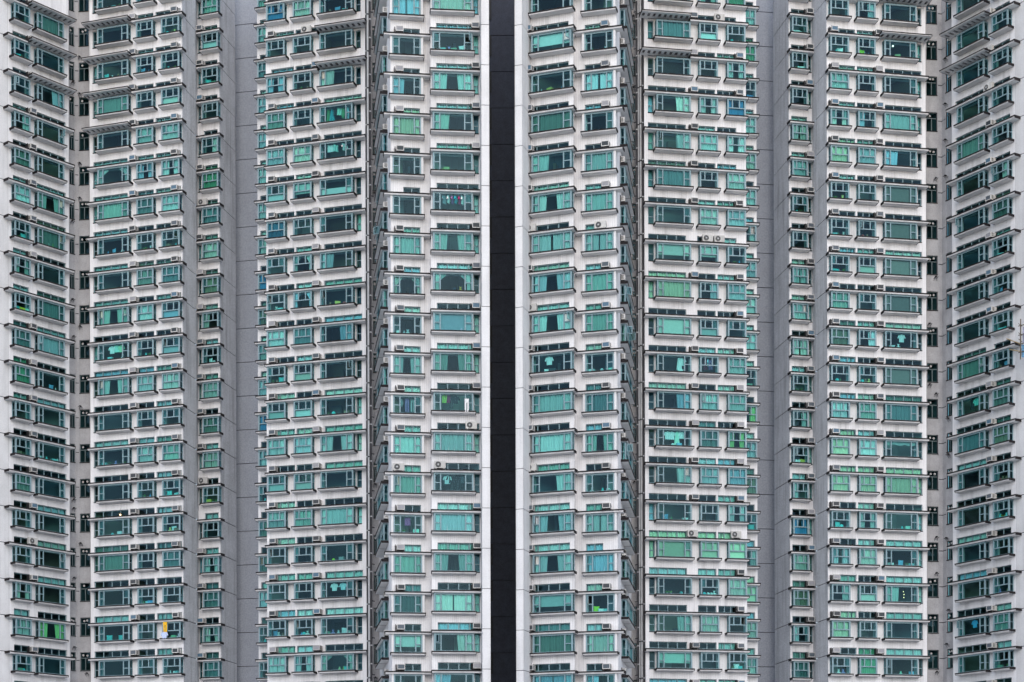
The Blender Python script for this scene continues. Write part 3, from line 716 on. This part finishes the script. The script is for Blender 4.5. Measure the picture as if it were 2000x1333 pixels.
W3, W1, W25, W27, W9, W19 = 'wide bay, left front block', 'wide bay, far left wing', 'wide bay, right front block', 'wide bay, far right wing', 'wide bay, slanted front left of centre', 'wide bay, slanted front right of centre'
F11, F12, F16, F17 = 'bay, inner column left of gap', 'wide bay, front left of gap', 'wide bay, front right of gap', 'bay, inner column right of gap'
WH = (.86, .86, .85)
CUSTOM.update({
 (W1, 18): [('cushion', 'lime', (.42, .75, .04), -.42), ('cushion', 'pale', (.7, .8, .7), -.1), ('cushion', 'bright lime', (.42, .75, .04), .22)],
 ('narrow bay, far left wing', 16): [('box', 'teal', (.1, .55, .5), -.5), ('box', 'yellow', (.85, .62, .05), .1), ('box', 'mint', (.5, .8, .6), .6)],
 (W3, 19): [('lamp', 'box', 'lamp_cool', -.35, -1.30)],
 (W3, 10): [('lamp', 'round', 'lamp', .25, .20), ('ball', 'teal', (.2, .6, .6), -.2), ('box', 'white', WH, .3)],
 (W3, 7): [('cushion', 'teal', (.15, .62, .6), -.42), ('cushion', 'turquoise', (.15, .62, .6), .30)],
 (W3, 15): [('shirt', 'white', WH, -.2), ('towel', 'mint', (.5, .8, .7), .1), ('shirt', 'pale green', (.5, .75, .5), .4), ('folded', 'aqua', (.4, .75, .75), -.3), ('toy', 'white', WH, .5)],
 ('right narrow bay, left front block', 7): [('outside', 'trousers', ('yellow', (.80, .46, .02)), -.60, -.12), ('outside', 'shirt', ('pale blue', (.5, .58, .8)), -.68, -.85), ('folded', 'green', (.25, .55, .3), .05), ('toy', 'pink', (.8, .5, .6), .6)],
 (F11, 9): [('towel', 'purple', (.42, .10, .28), .0), ('plant', 'green', (.2, .42, .08), -.55), ('plant', 'bright', (.2, .34, .1), -.25), ('box', 'mint', (.5, .85, .7), .6)],
 (F11, 14): [('bottle', 'white', WH, -.2), ('toy', 'white', WH, .05), ('ball', 'white', WH, -.62)],
 (F12, 17): [('shirt', 'grey', (.25, .3, .35), -.40, .9), ('shirt', 'white', WH, -.20, 1.2), ('shirt', 'plum', (.3, .12, .3), .0, 1.2), ('shirt', 'teal', (.02, .42, .5), .16, 1.2), ('shirt', 'crimson', (.5, .03, .15), .36, 1.2), ('shirt', 'ivory', WH, .5, 1.2)],
 (F12, 12): [('towel', 'green', (.4, .55, .1), -.42), ('trousers', 'dark', (.04, .04, .05), -.1), ('towel', 'maroon', (.3, .03, .1), -.25), ('shirt', 'black', (.03, .03, .04), .1), ('outside', 'trousers', ('white', (.7, .7, .72)), .66, -.55)],
 (F12, 10): [('dress', 'black', (.03, .03, .035), .15), ('trousers', 'black', (.03, .03, .035), .25), ('shirt', 'dark', (.05, .04, .05), -.15), ('shirt', 'white', WH, -.3), ('towel', 'dark grey', (.1, .1, .12), .5)],
 (F12, 15): [('toy', 'orange', (.85, .45, .05), .38)],
 (F12, 14): [('ball', 'green', (.3, .8, .2), .30), ('ball', 'pink', (.8, .5, .7), .42)],
 (F12, 18): [('plant', 'bright', (.5, .65, .15), -.45), ('box', 'olive', (.4, .5, .2), -.3)],
 (F16, 13): [('shirt', 'white', WH, -.2), ('box', 'dark', (.05, .06, .07), -.05), ('folded', 'white', WH, -.3)],
 (F17, 13): [('ball', 'pale', (.6, .7, .7), .1), ('folded', 'white', WH, -.6), ('folded', 'mint', (.5, .8, .7), .65)],
 (W9, 8): [('shirt', 'white', WH, -.25), ('shirt', 'pale', (.6, .75, .8), .28)],
 (W9, 20): [('towel', 'white', WH, -.45), ('towel', 'ivory', WH, -.3), ('towel', 'mint', (.5, .8, .75), -.1, .8), ('shirt', 'white', WH, .45, 1.1)],
 (W9, 6): [('vase', 'pale green', (.5, .6, .35), .05), ('bottle', 'green', (.4, .55, .1), .28), ('box', 'teal', (.1, .5, .5), .5)],
 (W9, 9): [('ball', 'lime', (.5, .8, .05), -.3), ('box', 'grey', (.4, .4, .4), .2)],
 (W25, 23): [('lamp', 'round', 'lamp_cool', -.35, -.45), ('plant', 'green', (.3, .5, .25), -.1), ('box', 'olive', (.45, .5, .25), -.1)],
 (W25, 8): [('lamp', 'topmost tiny', 'lamp', .22, -.60), ('lamp', 'middle tiny', 'lamp', .25, -.82), ('lamp', 'lowest tiny', 'lamp', .24, -1.05)],
 (W25, 6): [('vase', 'mint', (.5, .85, .6), .0), ('box', 'blue', (.2, .5, .7), .65)],
 (W25, 10): [('vase', 'turquoise', (.15, .6, .6), .1), ('box', 'mint', (.5, .85, .7), .45)],
 (W25, 15): [('shirt', 'white', WH, .1), ('folded', 'white', WH, -.5), ('toy', 'white', WH, -.1)],
 (W27, 7): [('shirt', 'blue', (.1, .45, .75), .05)],
 (W27, 13): [('shirt', 'mint', (.3, .8, .65), .2), ('shirt', 'teal', (.1, .5, .45), .3), ('trousers', 'dark', (.04, .04, .05), -.1)],
 (W19, 12): [('shirt', 'ivory', WH, -.35), ('shirt', 'white', WH, -.1), ('dress', 'mint', (.6, .85, .7), .2), ('towel', 'white', WH, .45), ('ball', 'white', WH, -.05), ('folded', 'blue', (.3, .6, .8), .3)],
 (W19, 14): [('dress', 'white', WH, .35), ('shirt', 'ivory', WH, .5), ('folded', 'white', WH, .4)],
 (W19, 8): [('plant', 'green', (.2, .5, .1), -.4), ('plant', 'bright', (.4, .6, .15), -.2), ('ball', 'turquoise', (.15, .6, .6), .42)],
 ('left narrow bay, slanted front right of centre', 8): [('ball', 'turquoise', (.1, .65, .7), -.5), ('ball', 'white', WH, -.1), ('ball', 'pale', (.6, .75, .7), .25), ('toy', 'white', WH, .55)],
 ('narrow bay, far right wing', 10): [('plant', 'yellow', (.7, .6, .05), -.1), ('toy', 'turquoise', (.2, .65, .65), -.4), ('toy', 'aqua', (.3, .7, .7), .35)],
})

# ------------------------------------------------------------------ ground
gm = MB(); gm.quad((-900, -900, 0), (900, -900, 0), (900, 900, 0), (-900, 900, 0))
obj('ground', gm.mesh('ground', [M['ground']]), None, (0, 0, GROUND - .004), kind='structure')

def added_hillside():  # unseen hill added behind the camera to darken reflections in the lower panes
    mb = MB(); n, m = 60, 6; rnd = random.Random(3); hs_ = [62 + 20 * math.sin(i * .31) + 10 * math.sin(i * .83 + 1) + rnd.uniform(-5, 5) for i in range(n + 1)]
    for j in range(m + 1):
        for i in range(n + 1):
            a = R(180 + 90 - 115 + 230 * i / n); r = 330 + 190 * j / m; z = hs_[i] * math.sin(min(1, j / (m - 1)) * math.pi / 2) if j < m else hs_[i] * .9
            mb.v.append((r * math.cos(a), r * math.sin(a), GROUND - .5 + z))
    for j in range(m):
        for i in range(n): q = j * (n + 1) + i; mb.f.append((q, q + 1, q + n + 2, q + n + 1)); mb.m.append(0)
    obj('added_hill', mb.mesh('added_hill', [mat('added_hill_woods', (.09, .11, .09), .95, .05, noise=.5, nscale=.08)]), None, (0, 0, 0), kind='structure')
added_hillside()

# ------------------------------------------------------------------ far left tower
T1 = Tower('apartment_tower', .075, plan(270, 68), 'white tower at the far left with an angled wing and a wide grey flank', 27)
p1 = from_line(17.3, 71.07, 146, 68.74, .62)
face(T1, p1, 16.5, 135.2, bays=[('tri', 29.8, 60.6), ('wide', 74.6, 126.7)], trans=[(2, 26, 57), (4, 72.5, 129.5)], acs=[(66, 'narrow bay')], canopy=(17.3, 146), slat=(64, 150), slat_ks=(22, 23, 24), place='far left wing',
     states=['ddDRfFdBdfGDdfDDBFd', 'fDRDDBfDfFdDdDDDDgD'], k0=24, fans={(0, 9): 67}, seed=11)
pl = p1.pt(p1.u(-90)); pm = p1.pt(p1.u(16.5) - .01)
panel_strip(T1, pl, pm, 'wing_wall', 'plain')
e1 = p1.pt(p1.u(135.2)); a2 = plan(135.3, 67.94); v1, v2, b2 = plan(147.5, 67.77), plan(153.7, 67.75), plan(176.1, 67.81)
plain_wall(T1, e1, a2, 'recess', 'recess_wall')
def recess_face(tw, A, B, xa, xb, seed, place):
    p = Plane(A, B); face(tw, p, ul=0, ur=p.L, recess=[(xa, xb)], key='recess', name='recess_wall', rd=2.4, place=place, seed=seed)
recess_face(T1, a2, v1, 136.6, 146.6, 12, 'left recess')
panel_strip(T1, v1, v2, 'recess_pier', 'recess', gap=.07)
recess_face(T1, v2, b2, 155, 175.0, 13, 'left recess')
p3 = from_line(170.6, 68.48, 354.4, 69.75, .62)
s3 = p3.pt(p3.u(176.2)); e3 = p3.pt(p3.u(357.7))
plain_wall(T1, b2, s3, 'recess', 'recess_wall')
face(T1, p3, 176.2, 357.7, bays=[('wide', 191.2, 251.3), ('tri', 267, 299.6), ('tri', 315.7, 351)], flats=[(182.5, 190.5)], trans=[(4, 183, 250), (2, 267.5, 301), (3, 305, 354)], acs=[(259.5, 'wide bay'), (341, 'right narrow bay')], canopy=(170.6, 357),
     slat=(162, 251), slat_ks=(21, 22, 23, 24, 25), place='left front block', states=['dDdFDTFdDBcBDdDdfDDD', 'DDdDFBfdfFdFDFdDDdDD', 'HddHFBFdfHHFDFddfDcd'], k0=25, seed=14)
c4 = plan(383, 68.19)
panel_strip(T1, e3, c4, 'flank', 'flank_light')
p5 = from_line(383, 68.09, 428.3, 68.42, .62)
s5, e5 = p5.pt(p5.u(387)), p5.pt(p5.u(430.5))
plain_wall(T1, c4, s5, 'flank_light', 'flank_wall')
face(T1, p5, 387, 430.5, bays=[('tri', 395, 426.5)], flats=[(387.8, 393.6)], trans=[(2, 399, 426)], acs=[(390.5, 'bay')], canopy=(383, 430), place='column beside left grey flank', states=['FHdDRGfFfLdFfFdDBfBf'], k0=25, fans={(0, 19): 393, (0, 11): 393}, seed=15, rd=2.4)
c6 = plan(461, 66.62)
panel_strip(T1, e5, c6, 'flank', 'flank_light')
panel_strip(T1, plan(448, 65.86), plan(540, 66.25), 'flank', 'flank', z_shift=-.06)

# ------------------------------------------------------------------ centre left tower
T2 = Tower('apartment_tower', -.006, plan(840, 74), 'white tower left of the dark gap with stepped front and white corner pier', 26)
p8 = from_line(497.5, 68.9, 540, 69.15, .62)
face(T2, p8, 503.5, 548, bays=[('tri', 503.8, 538)], trans=[(2, 509, 540)], canopy=(497.5, 546), place='set-back column left of slanted front', states=['FFfFFFFFUfFFUFdffFdDDF'], k0=25, seed=21, rd=2.2)
q8 = p8.pt(p8.u(503.5)); plain_wall(T2, q8 - p8.n * 5, q8, 'plain', 'side_wall')
p9 = from_line(517.5, 70.72, 713.6, 71.94, .62)
face(T2, p9, 520.5, 714.5, bays=[('tri', 521.3, 557), ('tri', 573, 609), ('wide', 625, 689.5)], flats=[(696, 706.2)], trans=[(3, 531, 575.5), (3, 578.5, 623), (4, 633.5, 707.5)], acs=[(531, 'left narrow bay'), (617, 'right narrow bay')], canopy=(517.5, 713.6), slat=(617, 714), slat_ks=(22, 23, 24),
     place='slanted front left of centre', states=['UDBFFHuDdFdHFHFDDdF', 'FDdDFSDTTfHHFHFDDdB', 'dDLccHDLdRDdBDFDcdT'], k0=24, fans={(0, 22): 527, (1, 23): 597}, seed=22)
q9 = p9.pt(p9.u(520.5)); plain_wall(T2, q9 - p9.n * 3, q9, 'plain', 'side_wall')
e9 = p9.pt(p9.u(714.5)); ra, rb = plan(715.5, 71.0), plan(739, 71.0)
plain_wall(T2, e9, ra, 'plain', 'side_wall')
recess_face(T2, ra, rb, 728.5, 735.5, 23, 'recess left of centre')
p11 = from_line(751, 78.06, 842, 77.81, .62); s11, e11 = p11.pt(p11.u(764)), p11.pt(p11.u(842.5))
p10 = Plane(rb, s11); L10 = p10.L
face(T2, p10, ul=0, ur=L10, bays=[('wide', L10 - 8.5, L10 - 5.2), ('tri', L10 - 4.9, L10 - 2.75)], bay_u=1, canopy_u=(L10 - 8.7, L10 - 2.6), c=.38, cdep=.50, name='side_wall', rd=1.0, place='side facing left recess', seed=24, acs=[(0, 'narrow bay')], ac_u=L10 - 2.95)
face(T2, p11, 764, 842.5, bays=[('single', 767.5, 823.5)], trans=[(2, 788.5, 821.5)], acs=[(782, 'bay')], canopy=(751, 841.5), place='inner column left of gap', states=['FDLyDDFTDBcFFdFfSD'], k0=22, fans={(0, 10): 778}, seed=25, c=.46)
p12 = from_line(845.4, 78.44, 939, 78.25, .62); s12, e12 = p12.pt(p12.u(842.5)), p12.pt(p12.u(938.6))
plain_wall(T2, e11, s12, 'plain', 'side_wall')
face(T2, p12, 842.5, 938.6, bays=[('wide', 846.2, 924.4)], flats=[(925.4, 936.4)], trans=[(4, 853.5, 936)], acs=[(930.5, 'wide bay')], canopy=(842, 939), place='front left of gap', states=['FdBLDcBTEBcFcFBFRL'], k0=22, fans={(0, 17): 906, (0, 10): 859, (0, 11): 921}, seed=26, c=.46)
def pier(tw, xa, xb, P, tdir, nm, deep=3.0):
    A = plan(xa, P); r = Plane(A, A + tdir); B = r.pt(r.u(xb))
    panel_strip(tw, A, B, nm, 'plain', thick=.05, gap=.04); panel_strip(tw, B, B - r.n * deep, nm, 'plain', thick=.05, gap=.04); panel_strip(tw, A - r.n * deep, A, nm, 'plain', thick=.05, gap=.04)
pier(T2, 940.6, 956.7, 78.7, p12.t, 'corner_pier')

# ------------------------------------------------------------------ centre right tower
T3 = Tower('apartment_tower', -.05, plan(1160, 74), 'white tower right of the dark gap with stepped front and white corner pier', 26)
p16 = from_line(1025, 78.1, 1121.4, 78.85, .62); s16, e16 = p16.pt(p16.u(1024.6)), p16.pt(p16.u(1121.5))
face(T3, p16, 1024.6, 1121.5, bays=[('wide', 1039, 1117.2)], flats=[(1027, 1038)], trans=[(4, 1028, 1112)], acs=[(1033, 'wide bay')], canopy=(1025, 1121.4), place='front right of gap', states=['DSdfLBFBBdFFRBBSfF'], k0=22, fans={(0, 16): 1034, (0, 14): 1035, (0, 10): 1034}, seed=31, c=.46)
pier(T3, 1006.5, 1021.6, 78.75, p16.t, 'corner_pier')
p17 = from_line(1123, 78.25, 1216.5, 78.8, .62); s17, e17 = p17.pt(p17.u(1121.6)), p17.pt(p17.u(1206))
plain_wall(T3, e16, s17, 'plain', 'side_wall')
face(T3, p17, 1121.6, 1206, bays=[('single', 1142.5, 1199.3)], trans=[(2, 1143.5, 1177)], acs=[(1183, 'bay')], canopy=(1123, 1216.5), place='inner column right of gap', states=['DdFDFFFFFdfBdFFdFL'], k0=22, fans={(0, 16): 1172}, seed=32, c=.46)
rc, rd_ = plan(1233, 71.6), plan(1257.6, 71.6)
p18 = Plane(e17, rc); L18 = p18.L
face(T3, p18, ul=0, ur=L18, bays=[('tri', 2.5, 4.65), ('wide', 4.95, 8.25)], bay_u=1, canopy_u=(2.35, 8.45), c=.38, cdep=.50, name='side_wall', rd=1.0, place='side facing right recess', seed=33, acs=[(0, 'narrow bay')], ac_u=2.75)
recess_face(T3, rc, rd_, 1235.5, 1242.8, 34, 'recess right of centre')
p19 = from_line(1260.4, 72.78, 1463, 72.08, .62); s19, e19 = p19.pt(p19.u(1259.3)), p19.pt(p19.u(1458))
plain_wall(T3, rd_, s19, 'plain', 'side_wall')
face(T3, p19, 1259.3, 1458, bays=[('wide', 1283.5, 1350.5), ('tri', 1367.5, 1403.7), ('tri', 1421.8, 1457.6)], flats=[(1266.5, 1278)], trans=[(4, 1266.5, 1340.5), (2, 1362, 1398), (3, 1401.5, 1439)], acs=[(1357.5, 'left narrow bay'), (1446, 'right narrow bay')], canopy=(1260.4, 1463),
     slat=(1256, 1352), slat_ks=(22, 23, 24), place='slanted front right of centre', states=['dfDRRfDSyWcRcRdYDRS', 'BHDBFDFSRHcFfFDYdFD', 'GdBUBFFdFDFFgFBYFDd'], k0=24, fans={(1, 23): 1408, (0, 17): 1384, (1, 17): 1407, (0, 9): 1353, (1, 9): 1438}, seed=35)
plain_wall(T3, e19, e19 - p19.n * 3, 'plain', 'side_wall')
p20 = from_line(1450, 70.52, 1483.5, 70.4, .62)
face(T3, p20, 1436, 1478.6, bays=[('tri', 1444, 1478.3)], trans=[(2, 1442, 1473)], canopy=(1440, 1483.5), place='set-back column right of slanted front', states=['FGdFFFBFWFdgFfdBYFFdF'], k0=24, seed=36, rd=2.2)
q20 = p20.pt(p20.u(1478.6)); plain_wall(T3, q20, q20 - p20.n * 5, 'plain', 'side_wall')

# ------------------------------------------------------------------ far right tower
T4 = Tower('apartment_tower', -.12, plan(1720, 70), 'white tower at the far right with an angled wing and a narrow grey flank', 27)
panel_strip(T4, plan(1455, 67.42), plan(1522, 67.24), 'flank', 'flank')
p23 = from_line(1544.5, 70.13, 1592, 69.91, .62); s23, e23 = p23.pt(p23.u(1541.5)), p23.pt(p23.u(1587))
panel_strip(T4, plan(1511.8, 68.13), s23, 'flank', 'flank_light')
face(T4, p23, 1541.5, 1587, bays=[('tri', 1548.6, 1579)], flats=[(1580, 1586.2)], trans=[(2, 1546.5, 1578)], acs=[(1583.5, 'bay')], canopy=(1544.5, 1592), place='column beside right grey flank', states=['ddDFFdDFFFdRdLUFfLf'], k0=24, seed=41, rd=2.4)
c24 = plan(1593.5, 70.05)
plain_wall(T4, e23, c24, 'flank_light', 'flank_wall')
p25 = from_line(1620, 71.54, 1814.7, 70.8, .62); s25, e25 = p25.pt(p25.u(1616)), p25.pt(p25.u(1809))
panel_strip(T4, c24, s25, 'flank', 'flank_light')
face(T4, p25, 1616, 1809, bays=[('tri', 1623.5, 1660), ('tri', 1677.5, 1712), ('wide', 1729, 1792)], flats=[(1793.2, 1801)], trans=[(3, 1626, 1671.5), (3, 1675, 1711.5), (4, 1729.5, 1801)], acs=[(1632.5, 'left narrow bay'), (1719.5, 'right narrow bay')], canopy=(1619.5, 1814.7),
     slat=(1724, 1821), slat_ks=(23, 24), place='right front block', states=['DdFBydddFfdFyydBRyd', 'RdDLFDdHDRdFFyBFHDG', 'DcDFLbbbbcbfVyDdLDd'], k0=24, seed=42)
a6, v6, v7, w7, b6 = plan(1809, 70.05), plan(1833, 69.98), plan(1840.5, 69.93), plan(1847.5, 70.2), plan(1860, 70.5)
plain_wall(T4, e25, a6, 'recess', 'recess_wall')
recess_face(T4, a6, v6, 1810.5, 1832, 43, 'right recess')
panel_strip(T4, v6, v7, 'recess_pier', 'recess', gap=.07); panel_strip(T4, v7, w7, 'recess_pier', 'recess', gap=.07)
recess_face(T4, w7, b6, 1848, 1859.4, 44, 'right recess')
p27 = from_line(1849.5, 71.04, 1982.5, 74.08, .62); s27 = p27.pt(p27.u(1860))
plain_wall(T4, b6, s27, 'recess', 'recess_wall')
face(T4, p27, 1860, 1984, bays=[('wide', 1869.5, 1923), ('tri', 1938, 1970)], trans=[(4, 1867, 1926), (2, 1941, 1974)], acs=[(1932, 'narrow bay')], canopy=(1849.5, 1982.5), slat=(1838, 1925), slat_ks=(22, 23, 24), place='far right wing',
     states=['DDDDfDDDDDfcfDDDDcD', 'dDDDDRfddddffdDDdFd'], k0=24, fans={(0, 22): 1927, (0, 21): 1926}, seed=45)
panel_strip(T4, p27.pt(p27.u(1984) + .01), p27.pt(p27.u(2060)), 'wing_wall', 'plain')

# ------------------------------------------------------------------ dark tower in the gap
T5 = Tower('dark_tower', -.02, plan(981, 70.95), 'charcoal tower wall seen in the narrow gap between the white piers', 27)
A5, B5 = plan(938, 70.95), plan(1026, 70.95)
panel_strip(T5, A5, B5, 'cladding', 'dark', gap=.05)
p5d = Plane(A5, B5)
sm = MB(); sm.box(-.09, .09, -.05, .0, -1.6, 0, 0); sm.box(-.10, .10, -.07, -.052, -1.62, -1.58, 0); sm = sm.mesh('slot_window', [M['black']])
for k in rows_for(T5, 0, 70.95):
    g = p5d.pt(p5d.u(959.3)); obj('slot_window', sm, T5.o, T5.rel((g.x, g.y, level_z(T5, k))), p5d.rz)

# ------------------------------------------------------------------ joined small panes of each tower
for tw in (T1, T2, T3, T4):
    if tw.glassv:
        me = bpy.data.meshes.new('small_panes'); me.from_pydata(tw.glassv, [], tw.glassf); me.materials.append(M['glass']); me.update()
        obj('small_panes', me, tw.o, kind='stuff')

# ------------------------------------------------------------------ drainpipes in the recesses
def drainpipe(tw, x, P, r, key, collar=True):
    g = plan(x, P); zt = level_z(tw, tw.top); mb = MB()
    mb.tube((0, 0, 0), (0, 0, zt - GROUND), r, r, 8, 0, cap=False)
    for k in range(3, tw.top):
        z = level_z(tw, k) - GROUND
        for dz in ((.3, 1.7) if collar else (.6,)):
            mb.tube((0, 0, z + dz), (0, 0, z + dz + .09), r * 1.35, r * 1.35, 8, 1)
        if collar: mb.tube((0, 0, z + .95), (r * 3.2 * (1 if x < CX else -1), .05, z + .9), r * .5, r * .5, 6, 0)
    obj('drainpipe', mb.mesh('drainpipe', [M[key], M['pipe_light'] if key == 'pipe_dark' else M['pipe_dark']]), tw.o, tw.rel((g.x, g.y, GROUND)))
for tw, pos in ((T2, ((716.2, 72.0, .05, 'pipe_dark', False), (719.6, 72.0, .075, 'pipe_light', False), (723.6, 71.9, .085, 'pipe_dark', True))),
                (T3, ((1256.8, 72.3, .06, 'pipe_dark', False), (1252.3, 72.2, .075, 'pipe_light', False), (1248.2, 72.1, .06, 'pipe_light', False), (1245.6, 72.0, .08, 'pipe_dark', True)))):
    for x, P, r, key, cl in pos: drainpipe(tw, x, P, r, key, cl)

# ------------------------------------------------------------------ bamboo scaffold end at the right edge
def scaffold():
    off = 1.3
    def P3(x, y, o=off):
        u = p27.u(x, o); g = p27.pt(u, o); return Vector((g.x, g.y, (YH - y) * g.y / F))
    base = P3(1993, 705); t = obj('bamboo_scaffold', None, None, base)
    tag(t, 'bamboo scaffold pole with woven sheets sticking out at the right edge', 'scaffold')
    L = lambda v: tuple(v - base)
    def tube(name, a, b, r, key):
        mb = MB(); mb.tube(L(a), L(b), r, r * .85, 7); obj(name, mb.mesh(name, [M[key]]), t)
    tube('upright_pole', P3(1993, 705), P3(1993.5, 626), .045, 'bamboo')
    for ya, yb in ((674.5, 664.5), (689.5, 684.5)): tube('brace_pole', P3(1993.5, ya), P3(1966, yb, .15), .04, 'bamboo_light')
    for y in (638, 656, 674, 690): tube('ledger_pole', P3(1989, y + 2), P3(2020, y - 6), .035, 'bamboo')
    for y in (638, 656, 668): tube('lashing', P3(1989.5, y - 3), P3(1996.5, y + 3), .025, 'bamboo')
    def sheet(name, xa, xb, ya, yb, key):
        mb = MB(); n = 8
        for j in range(n + 1):
            for i in range(n + 1):
                q = L(P3(xa + (xb - xa) * i / n, ya + (yb - ya) * j / n, off - .12 + .05 * math.sin(i * 1.7 + j))); mb.v.append(q)
        for j in range(n):
            for i in range(n): q = j * (n + 1) + i; mb.f.append((q, q + 1, q + n + 2, q + n + 1)); mb.m.append(0)
        obj(name, mb.mesh(name, [M[key]]), t)
    sheet('woven_sheet', 1995, 2022, 676, 701, 'tarp'); sheet('woven_sheet', 1997.5, 2022, 642, 674, 'tarp_grey')
scaffold()
